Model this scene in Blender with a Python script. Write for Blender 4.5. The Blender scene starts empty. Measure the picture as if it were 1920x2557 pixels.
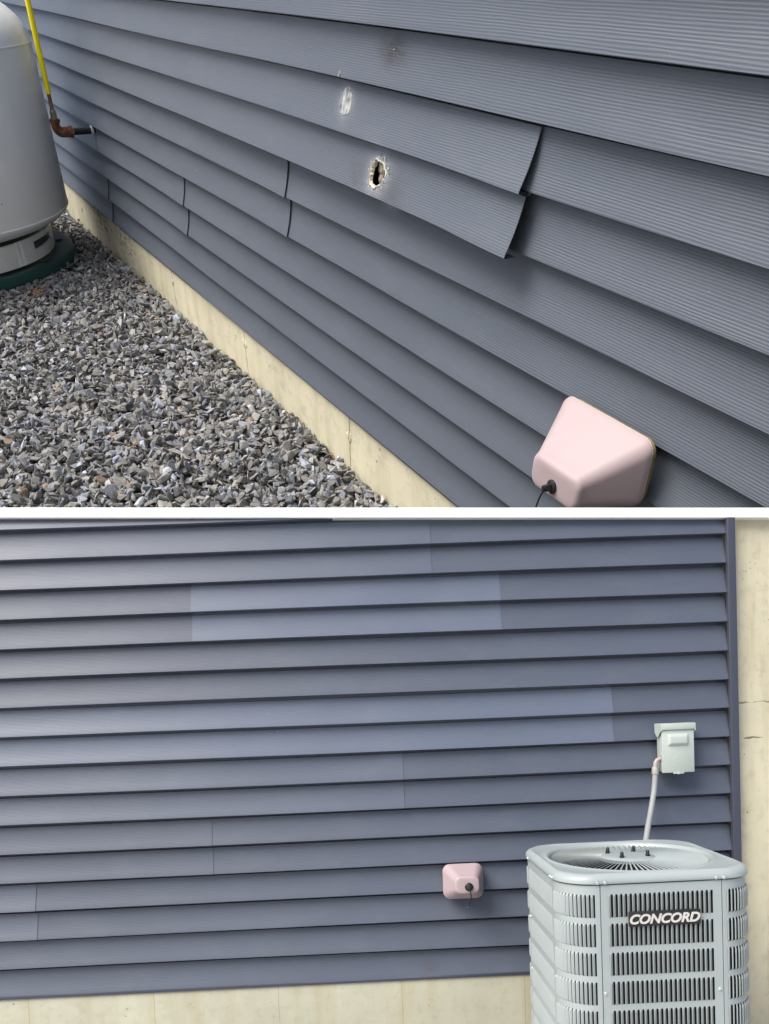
import bpy, bmesh, math, random
import numpy as np
from mathutils import Matrix, Vector, noise as mnoise

scene = bpy.context.scene
COL = scene.collection
R = math.radians

# ------------------------------------------------------------------ camera
# level view camera with a raised lens (shift), turned a little about its axis
CAM_Z = 1.40
PX, PY = 942.0, 1886.0                       # principal point on the 1920 x 2557 picture
FOC = 2005.5                                 # focal length in picture pixels
def nrm(v): return v / np.linalg.norm(v)
pt_, rl_, yw_ = R(2.75), 0.0415, R(1.3)      # pitch, roll, yaw of the low wall to the camera
zB = -np.array([math.sin(rl_)*math.cos(pt_), math.cos(rl_)*math.cos(pt_), math.sin(pt_)])
xB = np.array([math.cos(rl_)*math.cos(yw_), -math.sin(rl_)*math.cos(yw_), math.sin(yw_)])
xB = nrm(xB - zB*(xB @ zB)); yB = np.cross(zB, xB)
RB = np.stack([xB, yB, zB], 1)               # world -> camera (x right, y down, z ahead)
cam_d = bpy.data.cameras.new('camera')
cam = bpy.data.objects.new('camera', cam_d); COL.objects.link(cam)
Rc = RB.T @ np.diag([1., -1., -1.])
M = Matrix.Identity(4)
for i in range(3):
    for j in range(3): M[i][j] = Rc[i, j]
M[2][3] = CAM_Z
cam.matrix_world = M
cam_d.sensor_fit = 'HORIZONTAL'; cam_d.sensor_width = 36.0
cam_d.lens = FOC/1920*36
cam_d.shift_x = (960-PX)/1920
cam_d.shift_y = (PY-1278.5)/1920
cam_d.clip_start = 0.05; cam_d.clip_end = 2000
scene.camera = cam

# frame of the tall wall: x along the wall, y into the wall, z up its face
K = 3.0
Vp, Hp, Pp = np.array([942., 3893.]), np.array([-533., -118.]), np.array([PX, PY])
zA = -nrm(np.array([*(Vp-Pp), FOC])); xA = -nrm(np.array([*(Hp-Pp), FOC]))
xA = nrm(xA - zA*(xA @ zA)); yA = np.cross(zA, xA)
RAw = RB.T @ np.stack([xA, yA, zA], 1)
MA = Matrix.Identity(4)
o_ = K*(RAw @ np.array([-2.306, 1.2264, -1.160]))
for i in range(3):
    for j in range(3): MA[i][j] = K*RAw[i, j]
    MA[i][3] = o_[i]
MA[2][3] += CAM_Z

# ------------------------------------------------------------------ sky, sun, exposure
SUN = Vector((-0.52, -0.46, 0.72)).normalized()
w = bpy.data.worlds.new('World'); scene.world = w; w.use_nodes = True
nt = w.node_tree; nt.nodes.clear()
sky = nt.nodes.new('ShaderNodeTexSky'); sky.sky_type = 'NISHITA'; sky.sun_disc = False
sky.sun_elevation = math.asin(SUN.z); sky.sun_rotation = math.atan2(SUN.x, SUN.y)
sky.air_density = 1.0; sky.dust_density = 4.0; sky.ozone_density = 1.0
bg = nt.nodes.new('ShaderNodeBackground'); bg.inputs['Strength'].default_value = 0.105
ow = nt.nodes.new('ShaderNodeOutputWorld')
nt.links.new(sky.outputs[0], bg.inputs[0]); nt.links.new(bg.outputs[0], ow.inputs[0])
sl = bpy.data.lights.new('sun', 'SUN'); sl.energy = 2.35; sl.angle = R(36); sl.color = (1.0, 0.965, 0.92)
so = bpy.data.objects.new('sun', sl); COL.objects.link(so)
so.rotation_euler = SUN.to_track_quat('Z', 'Y').to_euler(); so.location = (-4, -5, 9)
scene.view_settings.view_transform = 'Standard'; scene.view_settings.look = 'None'
scene.view_settings.exposure = 0.72; scene.view_settings.gamma = 1.0
scene.cycles.max_bounces = 6

# ------------------------------------------------------------------ helpers
rng = random.Random(7); nr = np.random.default_rng(7)

class MB:
    """collects shapes, builds one mesh object"""
    def __init__(s): s.v = []; s.f = []
    def add(s, vs, fs):
        n = len(s.v); s.v += [tuple(map(float, p)) for p in vs]; s.f += [tuple(i+n for i in f) for f in fs]; return n
    def box(s, x0, x1, y0, y1, z0, z1, bev=0.0, seg=2):
        bm = bmesh.new(); bmesh.ops.create_cube(bm, size=1.0)
        for p in bm.verts:
            p.co = Vector((x0+(p.co.x+.5)*(x1-x0), y0+(p.co.y+.5)*(y1-y0), z0+(p.co.z+.5)*(z1-z0)))
        if bev: bmesh.ops.bevel(bm, geom=list(bm.edges), offset=bev, segments=seg, profile=.5, affect='EDGES')
        s.bm(bm); return s
    def bm(s, bm, M=None):
        bm.verts.ensure_lookup_table(); bm.verts.index_update()
        s.add([(M @ p.co if M else p.co) for p in bm.verts], [[q.index for q in f.verts] for f in bm.faces]); bm.free()
    def tube(s, pts, rad, n=14, cap=True):
        pts = [Vector(p) for p in pts]
        if not hasattr(rad, '__len__'): rad = [rad]*len(pts)
        rings = []; up = None
        for i, p in enumerate(pts):
            t = ((pts[min(i+1, len(pts)-1)]-pts[max(i-1, 0)])).normalized()
            if up is None: up = t.orthogonal().normalized()
            up = (up - t*up.dot(t)).normalized(); b = t.cross(up)
            rings.append([p+(up*math.cos(a)+b*math.sin(a))*rad[i] for a in [2*math.pi*k/n for k in range(n)]])
        s.loft(rings, closed=True, caps=cap)
        return s
    def loft(s, rings, closed=True, caps=False):
        m = len(rings[0]); vs = [p for r in rings for p in r]; fs = []
        for i in range(len(rings)-1):
            for k in range(m if closed else m-1):
                a = i*m+k; b = i*m+(k+1) % m
                fs.append((a, b, b+m, a+m))
        if caps: fs += [tuple(reversed(range(m))), tuple(range((len(rings)-1)*m, len(rings)*m))]
        s.add(vs, fs); return s
    def lathe(s, prof, cx=0, cy=0, n=64, a0=0, a1=2*math.pi):
        full = abs(a1-a0-2*math.pi) < 1e-6
        k = n if full else n+1
        rings = [[(cx+r*math.cos(a0+(a1-a0)*j/n), cy+r*math.sin(a0+(a1-a0)*j/n), z) for j in range(k)] for r, z in prof]
        s.loft(rings, closed=full); return s
    def build(s, name, mat, parent=None, smooth=True, ang=35):
        me = bpy.data.meshes.new(name); me.from_pydata(s.v, [], s.f); me.validate()
        bm = bmesh.new(); bm.from_mesh(me); bmesh.ops.remove_doubles(bm, verts=bm.verts, dist=1e-6)
        bmesh.ops.recalc_face_normals(bm, faces=bm.faces); bm.to_mesh(me); bm.free()
        return link(name, me, mat, parent, smooth, ang)

def link(name, me, mat, parent=None, smooth=True, ang=35):
    if smooth:
        me.polygons.foreach_set('use_smooth', [True]*len(me.polygons)); me.set_sharp_from_angle(angle=R(ang))
    o = bpy.data.objects.new(name, me); COL.objects.link(o)
    if mat: me.materials.append(mat)
    if parent: o.parent = parent
    return o

def thing(name, label, cat, loc=(0, 0, 0), group=None, frame=None):
    o = bpy.data.objects.new(name, None); COL.objects.link(o); o.empty_display_size = .1
    o.matrix_world = (frame if frame else Matrix.Identity(4)) @ Matrix.Translation(loc)
    o['label'] = label; o['category'] = cat
    if group: o['group'] = group
    return o
def tag(o, label=None, cat=None, group=None, kind=None):
    for k, v in (('label', label), ('category', cat), ('group', group), ('kind', kind)):
        if v: o[k] = v
    return o
def sm(a, b, x):
    t = min(1, max(0, (x-a)/(b-a))); return t*t*(3-2*t)

# ------------------------------------------------------------------ materials
class NT:
    def __init__(s, name):
        s.m = bpy.data.materials.new(name); s.m.use_nodes = True; s.t = s.m.node_tree
        s.b = s.t.nodes['Principled BSDF']; s.o = s.t.nodes['Material Output']
    def n(s, typ, **kw):
        nd = s.t.nodes.new(typ)
        for k, v in kw.items():
            if k.startswith('i_'):
                key = k[2:]; key = int(key) if key.isdigit() else key.replace('_', ' ')
                if hasattr(v, 'is_output') or isinstance(v, bpy.types.NodeSocket): s.t.links.new(v, nd.inputs[key])
                else: nd.inputs[key].default_value = v
            else: setattr(nd, k, v)
        return nd
    def L(s, a, b): s.t.links.new(a, b)
    def co(s): return s.n('ShaderNodeTexCoord').outputs['Object']
    def map(s, vec, scale=(1, 1, 1), loc=(0, 0, 0)):
        return s.n('ShaderNodeMapping', i_Vector=vec, i_Scale=scale, i_Location=loc).outputs[0]
    def noise(s, vec, scale, detail=3, rough=.55, out=0):
        return s.n('ShaderNodeTexNoise', i_Vector=vec, i_Scale=scale, i_Detail=detail, i_Roughness=rough).outputs[out]
    def math(s, op, a, b=0.0, c=0.0, clamp=False):
        return s.n('ShaderNodeMath', operation=op, i_0=a, i_1=b, i_2=c, use_clamp=clamp).outputs[0]
    def ramp(s, fac, stops):
        r = s.n('ShaderNodeValToRGB', i_Fac=fac); e = r.color_ramp.elements
        while len(e) < len(stops): e.new(.5)
        for q, (p, c) in zip(e, stops):
            q.position = p; q.color = (c, c, c, 1) if not hasattr(c, '__len__') else (*c, 1)
        return r.outputs[0]
    def mix(s, fac, a, b):
        nd = s.n('ShaderNodeMix', data_type='RGBA')
        for sock, v in ((nd.inputs[0], fac), (nd.inputs[6], a), (nd.inputs[7], b)):
            if isinstance(v, bpy.types.NodeSocket): s.L(v, sock)
            else: sock.default_value = v if not hasattr(v, '__len__') else (*v, 1)
        return nd.outputs[2]
    def bump(s, h, strength, dist, normal=None):
        nd = s.n('ShaderNodeBump', i_Height=h, i_Strength=strength, i_Distance=dist)
        if normal: s.L(normal, nd.inputs['Normal'])
        return nd.outputs[0]
    def set(s, col=None, rough=None, metal=None, normal=None, spec=None):
        for key, v in (('Base Color', col), ('Roughness', rough), ('Metallic', metal), ('Normal', normal), ('Specular IOR Level', spec)):
            if v is None: continue
            if isinstance(v, bpy.types.NodeSocket): s.L(v, s.b.inputs[key])
            else: s.b.inputs[key].default_value = (*v, 1) if hasattr(v, '__len__') else v
        return s.m

def gauss(N, sep, x0, z0, rx, rz):
    """soft spot round (x0, z0) on the wall"""
    dx = N.math('DIVIDE', N.math('SUBTRACT', sep.outputs['X'], x0), rx)
    dz = N.math('DIVIDE', N.math('SUBTRACT', sep.outputs['Z'], z0), rz)
    d = N.math('ADD', N.math('MULTIPLY', dx, dx), N.math('MULTIPLY', dz, dz))
    return N.math('POWER', 2.718, N.math('MULTIPLY', d, -1.0))

def siding_mat(name, col, period, bdist, stretch=1.0, smudges=(), rough=.42, bstr=.5):
    N = NT(name); c = N.co(); sep = N.n('ShaderNodeSeparateXYZ', i_0=c)
    wob = N.noise(N.map(c, (2.4/stretch, 0, 14)), 1.0, 2, .5)
    wob2 = N.noise(N.map(c, (13/stretch, 0, 95)), 1.0, 2, .5)
    ph = N.math('ADD', N.math('MULTIPLY', sep.outputs['Z'], 2*math.pi/period), N.math('ADD', N.math('MULTIPLY', wob, 15.0), N.math('MULTIPLY', wob2, 4.5)))
    ridge = N.math('SINE', ph)
    fine = N.noise(N.map(c, (9/stretch, 0, 420)), 1.0, 2, .6)
    amp = N.ramp(N.noise(N.map(c, (5/stretch, 0, 40)), 1.0, 3, .6), [(.30, .25), (.68, .62)])
    h = N.math('ADD', N.math('MULTIPLY', ridge, amp), N.math('MULTIPLY', fine, .60))
    nrm_ = N.bump(h, bstr, bdist)
    big = N.noise(N.map(c, (.8/stretch, 1, 2.2)), 1.6, 5, .65)
    colr = N.mix(N.ramp(big, [(.32, 0), (.7, 1)]), tuple(v*.95 for v in col), tuple(v*1.05 for v in col))
    # dusty chalk caught in the grain
    dust = N.math('MULTIPLY', N.ramp(N.noise(N.map(c, (4/stretch, 1, 7)), 1.0, 4, .65), [(.50, 0), (.8, 1)]), .05)
    colr = N.mix(dust, colr, (.36, .38, .40))
    vor = N.n('ShaderNodeTexVoronoi', i_Vector=N.map(c, (1/stretch, 0, 1)), i_Scale=34.0)
    sp = N.math('LESS_THAN', vor.outputs['Distance'], N.math('MULTIPLY', N.ramp(N.noise(c, 7.0, 2), [(.55, 0), (.75, 1)]), .055))
    colr = N.mix(N.math('MULTIPLY', sp, .55), colr, (.62, .62, .60))
    for (x0, z0, rx, rz, amt, sc) in smudges:
        g = gauss(N, sep, x0, z0, rx, rz)
        gr = N.ramp(N.noise(N.map(c, (22, 0, 110)), 1.0, 4, .7), [(.34, .25), (.60, 1)])
        colr = N.mix(N.math('MULTIPLY', N.math('MULTIPLY', g, gr), amt, clamp=True), colr, sc)
    rg = N.ramp(big, [(.3, rough-.05), (.75, rough+.08)])
    return N.set(colr, rg, 0, nrm_, .5)

def concrete_mat(name, seams=None, base=(.52, .47, .33), scale=1.0, stains=(), cracks=()):
    N = NT(name); c = N.co(); sep = N.n('ShaderNodeSeparateXYZ', i_0=c)
    cs = N.map(c, (1/scale, 1/scale, 1))
    a = N.noise(cs, 3.0, 5, .6); b = N.noise(cs, 22.0, 4, .65); st = N.noise(N.map(cs, (9, 9, 1.1)), 1.5, 4, .6)
    col = N.mix(N.ramp(a, [(.3, 0), (.7, 1)]), tuple(v*.88 for v in base), tuple(min(1, v*1.1) for v in base))
    col = N.mix(N.math('MULTIPLY', N.ramp(st, [(.48, 0), (.72, 1)]), .50), col, (.36, .32, .20))
    col = N.mix(N.math('MULTIPLY', N.ramp(b, [(.52, 0), (.70, 1)]), .36), col, (.30, .28, .21))
    vor = N.n('ShaderNodeTexVoronoi', i_Vector=N.map(cs, (1, 0, 1)), i_Scale=42.0)
    hole = N.math('LESS_THAN', vor.outputs['Distance'], N.math('MULTIPLY', N.ramp(N.noise(cs, 9.0, 2), [(.46, 0), (.75, 1)]), .20))
    col = N.mix(N.math('MULTIPLY', hole, .75), col, (.16, .14, .10))
    hh = N.math('ADD', b, N.math('MULTIPLY', hole, -1.5))
    if seams:
        x0, pitch, wd, sc = seams
        wob = N.math('MULTIPLY', N.math('SUBTRACT', N.noise(N.map(c, (1, 0, 12)), 1.0, 2), .5), wd*4)
        fr = N.math('SUBTRACT', N.math('FRACT', N.math('ADD', N.math('DIVIDE', N.math('ADD', N.math('SUBTRACT', sep.outputs['X'], x0), wob), pitch), 100.5)), .5)
        ln = N.math('LESS_THAN', N.math('ABSOLUTE', fr), wd/pitch)
        col = N.mix(N.math('MULTIPLY', ln, .8), col, sc)
        hh = N.math('ADD', hh, N.math('MULTIPLY', ln, -1.2))
    for cz in cracks:
        wv = N.math('MULTIPLY', N.math('SUBTRACT', N.noise(N.map(c, (9, 0, 0), (cz*50, 0, 0)), 1.0, 5, .7), .5), .05)
        ln = N.math('LESS_THAN', N.math('ABSOLUTE', N.math('ADD', N.math('SUBTRACT', sep.outputs['Z'], cz), wv)), N.math('MULTIPLY', N.ramp(N.noise(N.map(c, (14, 0, 14)), 1.0, 3), [(.42, 0), (.6, 1)]), .0045))
        col = N.mix(N.math('MULTIPLY', ln, .8), col, (.10, .09, .06)); hh = N.math('ADD', hh, N.math('MULTIPLY', ln, -2.0))
    for (sx, sz, rx, rz, amt) in stains:
        g = gauss(N, sep, sx, sz, rx, rz)
        gr = N.ramp(N.noise(N.map(c, (9, 0, 22)), 1.6, 5, .75), [(.50, 0), (.60, 1)])
        col = N.mix(N.math('MULTIPLY', N.math('MULTIPLY', g, gr), amt, clamp=True), col, (.10, .10, .085))
    return N.set(col, .85, 0, N.bump(hh, .35, .004*scale), .3)

def plain(name, col, rough=.5, metal=0.0, var=.08, scale=12, bump=.0, bd=.001, spec=.5):
    N = NT(name); c = N.co(); a = N.noise(c, scale, 4, .6)
    colr = N.mix(N.ramp(a, [(.3, 0), (.7, 1)]), tuple(v*(1-var) for v in col), tuple(min(1, v*(1+var)) for v in col))
    nm = N.bump(N.noise(c, scale*9, 3), bump, bd) if bump else None
    return N.set(colr, N.ramp(a, [(.2, max(0, rough-.06)), (.8, min(1, rough+.06))]), metal, nm, spec)

COURSE_A, COURSE_B = .11467, .11094
SID = (.128, .142, .176)
SMUDGE = [(0.0, .992, .070, .034, 1.25, (.040, .040, .043)), (.03, .705, .09, .04, 1.0, (.048, .048, .052)), (-.11, .722, .11, .03, .7, (.055, .052, .055)), (-.034, .737, .055, .042, .95, (.44, .47, .52)), (-.258, .868, .040, .032, .8, (.42, .45, .48)), (-.24, .85, .05, .03, .4, (.07, .065, .065))]
M_sidA = siding_mat('vinyl_siding_weathered', (.086, .102, .128), .0052, .0022, 1.7, SMUDGE, .44, .50)
M_sidB = siding_mat('vinyl_siding_grey', (.070, .085, .119), .0052, .0006, 1.0, [(.24, .42, .03, .02, .7, (.06, .055, .055)), (.86, .08, .02, .015, .5, (.05, .05, .05))], .45, .30)
M_sidN = siding_mat('vinyl_siding_new', (.098, .120, .170), .0052, .0006, 1.0, [(-.5, .54, .05, .02, .8, (.06, .055, .055)), (.2, .49, .03, .02, .5, (.05, .05, .05))], .40, .30)
M_sidM = siding_mat('vinyl_siding_mid', (.082, .099, .138), .0052, .0006, 1.0, (), .42, .30)
M_concA = concrete_mat('foundation_concrete', (-.298, 1.06, .0035, (.20, .12, .07)), (.60, .565, .42), 1.7, [(-3.95, -.06, .22, .06, 1.6), (-3.35, -.07, .16, .07, 1.6)])
M_concB = concrete_mat('foundation_concrete_low', (-.352, .48, .0012, (.30, .25, .16)), (.42, .42, .33), 1.0)
M_concW = concrete_mat('concrete_wall_face', None, (.54, .51, .38), .9, (), (1.395, 1.257))
M_white = plain('white_painted_wood', (.82, .82, .80), .45, 0, .03)
M_dark = plain('cavity_shade', (.012, .012, .013), .9)  # near-black colour standing in for shade inside the hole and fan well
M_board = plain('sheathing_board', (.30, .24, .15), .85, 0, .2, 20)
M_post = plain('corner_trim_vinyl', (.046, .052, .078), .45, 0, .05, 5)
M_postl = plain('trim_edge', (.50, .48, .44), .5, 0, .05, 5)

# ------------------------------------------------------------------ siding
def profile(g, d): return [(0.0, d), (0.0, .10), (.012, 0.0), (.07, .07), (.19, .27), (.36, .53), (.56, .76), (.78, .93), (g, 1.0), (g+.012, d), (1.09, d)]
PROF_A, PROF_B = profile(.955, 1.5), profile(.900, 1.5)      # lap face with a groove added for a darker shadow line under each butt
def siding_panel(parent, mat, x0, x1, zb, course, depth, courses=2, nseg=40, off=None, end=.0015, name='siding_panel', hole=None, clip=None, seed=0, PROF=PROF_A):
    """one length of siding of two laps; hole = (x, z, rx, rz) torn through it"""
    mb = MB()
    ex = set(np.linspace(x0, x1, nseg+1))
    hx = None
    if hole:
        hx = (hole[0]-.075, hole[0]+.075)
        ex = {e for e in ex if not (hx[0]-.02 < e < hx[1]+.02)} | set(hx)
    ex = sorted(ex)
    H = courses*course
    def P(x, i, t, y):
        z = zb+(i+t)*course; yy = y*depth
        wv = .0010*math.sin(x*2.3+zb*37+seed)+.0006*math.sin(x*5.1+zb*61+i)
        yy += wv*(1-t)*depth/.0125*.5
        dz = .0009*math.sin(x*1.7+zb*23)*depth/.0125
        if off:
            dx, dy, dz2 = off(x, (i+t)/courses); return (x+dx, yy+dy, z+dz+dz2)
        return (x, yy, z+dz)
    for i in range(courses):
        rings = [[P(x, i, t, y) for t, y in PROF] for x in ex]
        m = len(PROF)
        fs = []
        for k in range(len(ex)-1):
            inh = hole and hx[0]-1e-6 <= ex[k] and ex[k+1] <= hx[1]+1e-6 and i == hole[4]
            for q in range(m-1):
                if inh and 3 <= q <= 6: continue
                a = k*m+q; fs.append((a, a+m, a+m+1, a+1))
        mb.add([p for r in rings for p in r], fs)
        for s_ in (0, -1):
            a = rings[s_]; mb.loft([a, [(p[0], p[1]+end, p[2]) for p in a]], closed=False)
        if hole and i == hole[4]:
            # ring of faces from the torn edge out to the straight border
            n = 56; r2 = random.Random(5)
            zlo, zhi = zb+(i+.07)*course, zb+(i+.78)*course
            angs = sorted([2*math.pi*k/n+.01 for k in range(n)]+[math.atan2(zz-hole[1], xx-hole[0]) % (2*math.pi) for xx in hx for zz in (zlo, zhi)])
            inner, outer = [], []
            for a in angs:
                ca, sa = math.cos(a), math.sin(a)
                j = 1+.05*math.sin(3*a+1)+.05*math.sin(7*a)+.05*r2.uniform(-1, 1)
                inner.append((hole[0]+hole[2]*j*ca, hole[1]+hole[3]*j*sa))
                tx = ((hx[1] if ca > 0 else hx[0])-hole[0])/ca if abs(ca) > 1e-9 else 1e9
                tz = ((zhi if sa > 0 else zlo)-hole[1])/sa if abs(sa) > 1e-9 else 1e9
                t_ = min(tx, tz); outer.append((hole[0]+t_*ca, hole[1]+t_*sa))
            rr = []
            for u in (0, .12, .3, .5, .75, 1.0):
                ring = []
                for (ax, az), (bx, bz) in zip(inner, outer):
                    xx, zz = ax+(bx-ax)*u, az+(bz-az)*u
                    t = (zz-zb)/course-i
                    yv = float(np.interp(t, [p[0] for p in PROF[2:]], [p[1] for p in PROF[2:]]))
                    q = list(P(xx, i, t, yv)); q[1] -= .004*math.exp(-(u/.18)**2)     # lip curls out
                    ring.append(tuple(q))
                rr.append(ring)
            mb.loft(rr, closed=True)
            siding_panel.inner = [(x, z, float(np.interp((z-zb)/course-i, [p[0] for p in PROF[2:]], [p[1] for p in PROF[2:]]))*depth+(off(x, ((z-zb)/course)/courses)[1] if off else 0)) for x, z in inner]
    if clip:
        bm = bmesh.new(); tmp = bpy.data.meshes.new('t'); tmp.from_pydata(mb.v, [], mb.f); bm.from_mesh(tmp)
        bmesh.ops.bisect_plane(bm, geom=list(bm.verts)+list(bm.edges)+list(bm.faces), plane_co=clip[0], plane_no=clip[1], clear_outer=True)
        mb = MB(); mb.bm(bm); bpy.data.meshes.remove(tmp)
        if not mb.v: return None
    return mb.build(name, mat, parent, True, 40)

# =================================================================== LOW WALL (near)
# ground
g = MB(); g.add([(-400, -400, 0), (400, -400, 0), (400, 400, 0), (-400, 400, 0)], [(0, 1, 2, 3)])
N = NT('stony_bounce_ground'); c = N.co()
v_ = N.n('ShaderNodeTexVoronoi', i_Vector=c, i_Scale=32.0)
gc = N.mix(v_.outputs['Color'], (.38, .38, .38), (.54, .54, .54))  # pale grey picked to bounce light up at the tank and tall wall
M_ground = N.set(gc, .9, 0, N.bump(v_.outputs['Distance'], .8, .02), .3)
gr_o = g.build('ground', M_ground, smooth=False); gr_o['kind'] = 'structure'

WB = 3.07; ZB0 = CAM_Z-1.0204
def cop_z(x): return CAM_Z+.7511-.03535*x      # underside of the added sloping coping
lw = thing('house_wall', 'low wall of dark blue grey lap siding with paler replacement boards on a concrete base', 'wall', (0, WB, 0))
clip = ((0, 0, cop_z(0)+.012), (.03535, 0, 1))
XL, XR = -2.7, 1.436
def zE(k): return ZB0+(16-k)*COURSE_B
DB = .0255
def lap_off(xe, amt=.0020, wdt=.18):
    return lambda x, t: (0, -amt*sm(xe-wdt, xe, x), 0)
rowsB = [  # bottom edge index, [(x0, x1, material, outward end)]
    (16, [(XL, XR, M_sidB)]),
    (14, [(XL, -1.262, M_sidM), (-1.30, XR, M_sidB)]),
    (12, [(XL, -.577, M_sidB), (-.61, XR, M_sidB)]),
    (10, [(XL, .167, M_sidM), (.13, XR, M_sidB)]),
    (8, [(XL, .985, M_sidN), (.95, XR, M_sidB)]),
    (6, [(XL, XR, M_sidB)]),
    (4, [(XL, -.60, M_sidB), (-.612, .565, M_sidN), (.53, XR, M_sidB)]),
    (2, [(XL, .306, M_sidM), (.27, XR, M_sidB)]),
    (0, [(XL, -.2, M_sidM), (-.23, XR, M_sidM)]),
]
for kb, segs in rowsB:
    for q, (a, b, m) in enumerate(segs):
        last = q == len(segs)-1
        if kb == 4 and q == 1:
            off = lambda x, t: (0, -.0013, 0)
        else:
            off = None if last else lap_off(b)
        if kb == 4 and q == 0: off = None
        pn = siding_panel(lw, m, a, b, zE(kb)-0.0, COURSE_B, DB, 2, 30, off, .0006, clip=((0, 0, clip[0][2]), clip[1]) if kb <= 2 else None, seed=kb, PROF=PROF_B)
        if m == M_sidN: pn['label'] = 'paler bluish replacement siding board'
# corner post: two-step vinyl profile, with its pale edge strip
mb = MB(); pw = [(1.434, .006), (1.434, -.012), (1.4362, -.0145), (1.4500, -.0155), (1.4640, -.0145), (1.466, -.012), (1.466, .02)]
zt = cop_z(1.468)-.001
mb.loft([[(x, y, z) for x, y in pw] for z in (.30, zt)], closed=False)
mb.build('corner_post', M_post, lw, True, 30)
MB().box(1.4665, 1.4695, -.008, .03, .12, zt, .0008).build('corner_edge_strip', M_postl, lw)
mb = MB(); n_ = 24       # sheathing under the sloping top
for s_ in range(1):
    xs = (XL, 1.466)
    v8 = [(xs[0], .040, .05), (xs[1], .040, .05), (xs[1], .16, .05), (xs[0], .16, .05),
          (xs[0], .040, cop_z(xs[0])+.01), (xs[1], .040, cop_z(xs[1])+.01), (xs[1], .16, cop_z(xs[1])+.01), (xs[0], .16, cop_z(xs[0])+.01)]
    mb.add(v8, [(0, 1, 5, 4), (1, 2, 6, 5), (2, 3, 7, 6), (3, 0, 4, 7), (4, 5, 6, 7), (3, 2, 1, 0)])
mb.build('sheathing', M_board, lw, False)
MB().box(XL, 1.460, .007, .038, -.15, ZB0+.02, .001).build('foundation', M_concB, lw)
mb = MB(); mb.box(XL, 1.43, -.0005, .018, ZB0-.006, ZB0+.006, .0015); mb.build('starter_strip', M_post, lw)

cw = thing('concrete_wall', 'rough cream concrete wall beside the dark corner post behind the air conditioner', 'wall', (1.472, WB, 0))
mb = MB(); zt1, zt2 = cop_z(1.472)-.0, cop_z(3.4)
v8 = [(0, .03, -.2), (1.9, .03, -.2), (1.9, .33, -.2), (0, .33, -.2), (0, .03, zt1+.012), (1.9, .03, zt2+.012), (1.9, .33, zt2+.012), (0, .33, zt1+.012)]
mb.add(v8, [(0, 1, 5, 4), (1, 2, 6, 5), (2, 3, 7, 6), (3, 0, 4, 7), (4, 5, 6, 7), (3, 2, 1, 0)])
mb.build('wall_body', M_concW, cw, False)

# white coping added over both walls to fill the band below the tall set
cp = MB(); hb = .0385
prof = [(-.006, 0.0), (-.008, .003), (-.008, hb-.004), (-.005, hb), (.20, hb+.01), (.205, hb+.004), (.205, 0.0)]
cp.loft([[(x, y, cop_z(x)-cop_z(0)+z) for y, z in prof] for x in (-2.72, 3.42)], closed=True, caps=True)
co_ = cp.build('added_coping_board', M_white, None, True, 30); co_.location = (0, WB, cop_z(0))
tag(co_, 'long white painted coping board added along the top of the low siding wall to fill the band between the walls', 'coping')

# ------------------------------------------------------------------ faucet covers
M_foam = plain('pink_foam_shell', (.395, .315, .328), .55, 0, .03, 9, .10, .0006)
M_foamw = plain('torn_white_foam', (.50, .47, .43), .8)
M_gask = plain('tan_foam_gasket', (.26, .19, .09), .95, 0, .25, 60, .5, .002)
M_black = plain('black_plastic', (.012, .012, .013), .38, 0, .1, 20)
M_wire = plain('thin_grey_wire', (.22, .22, .22), .4, .6)

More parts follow.
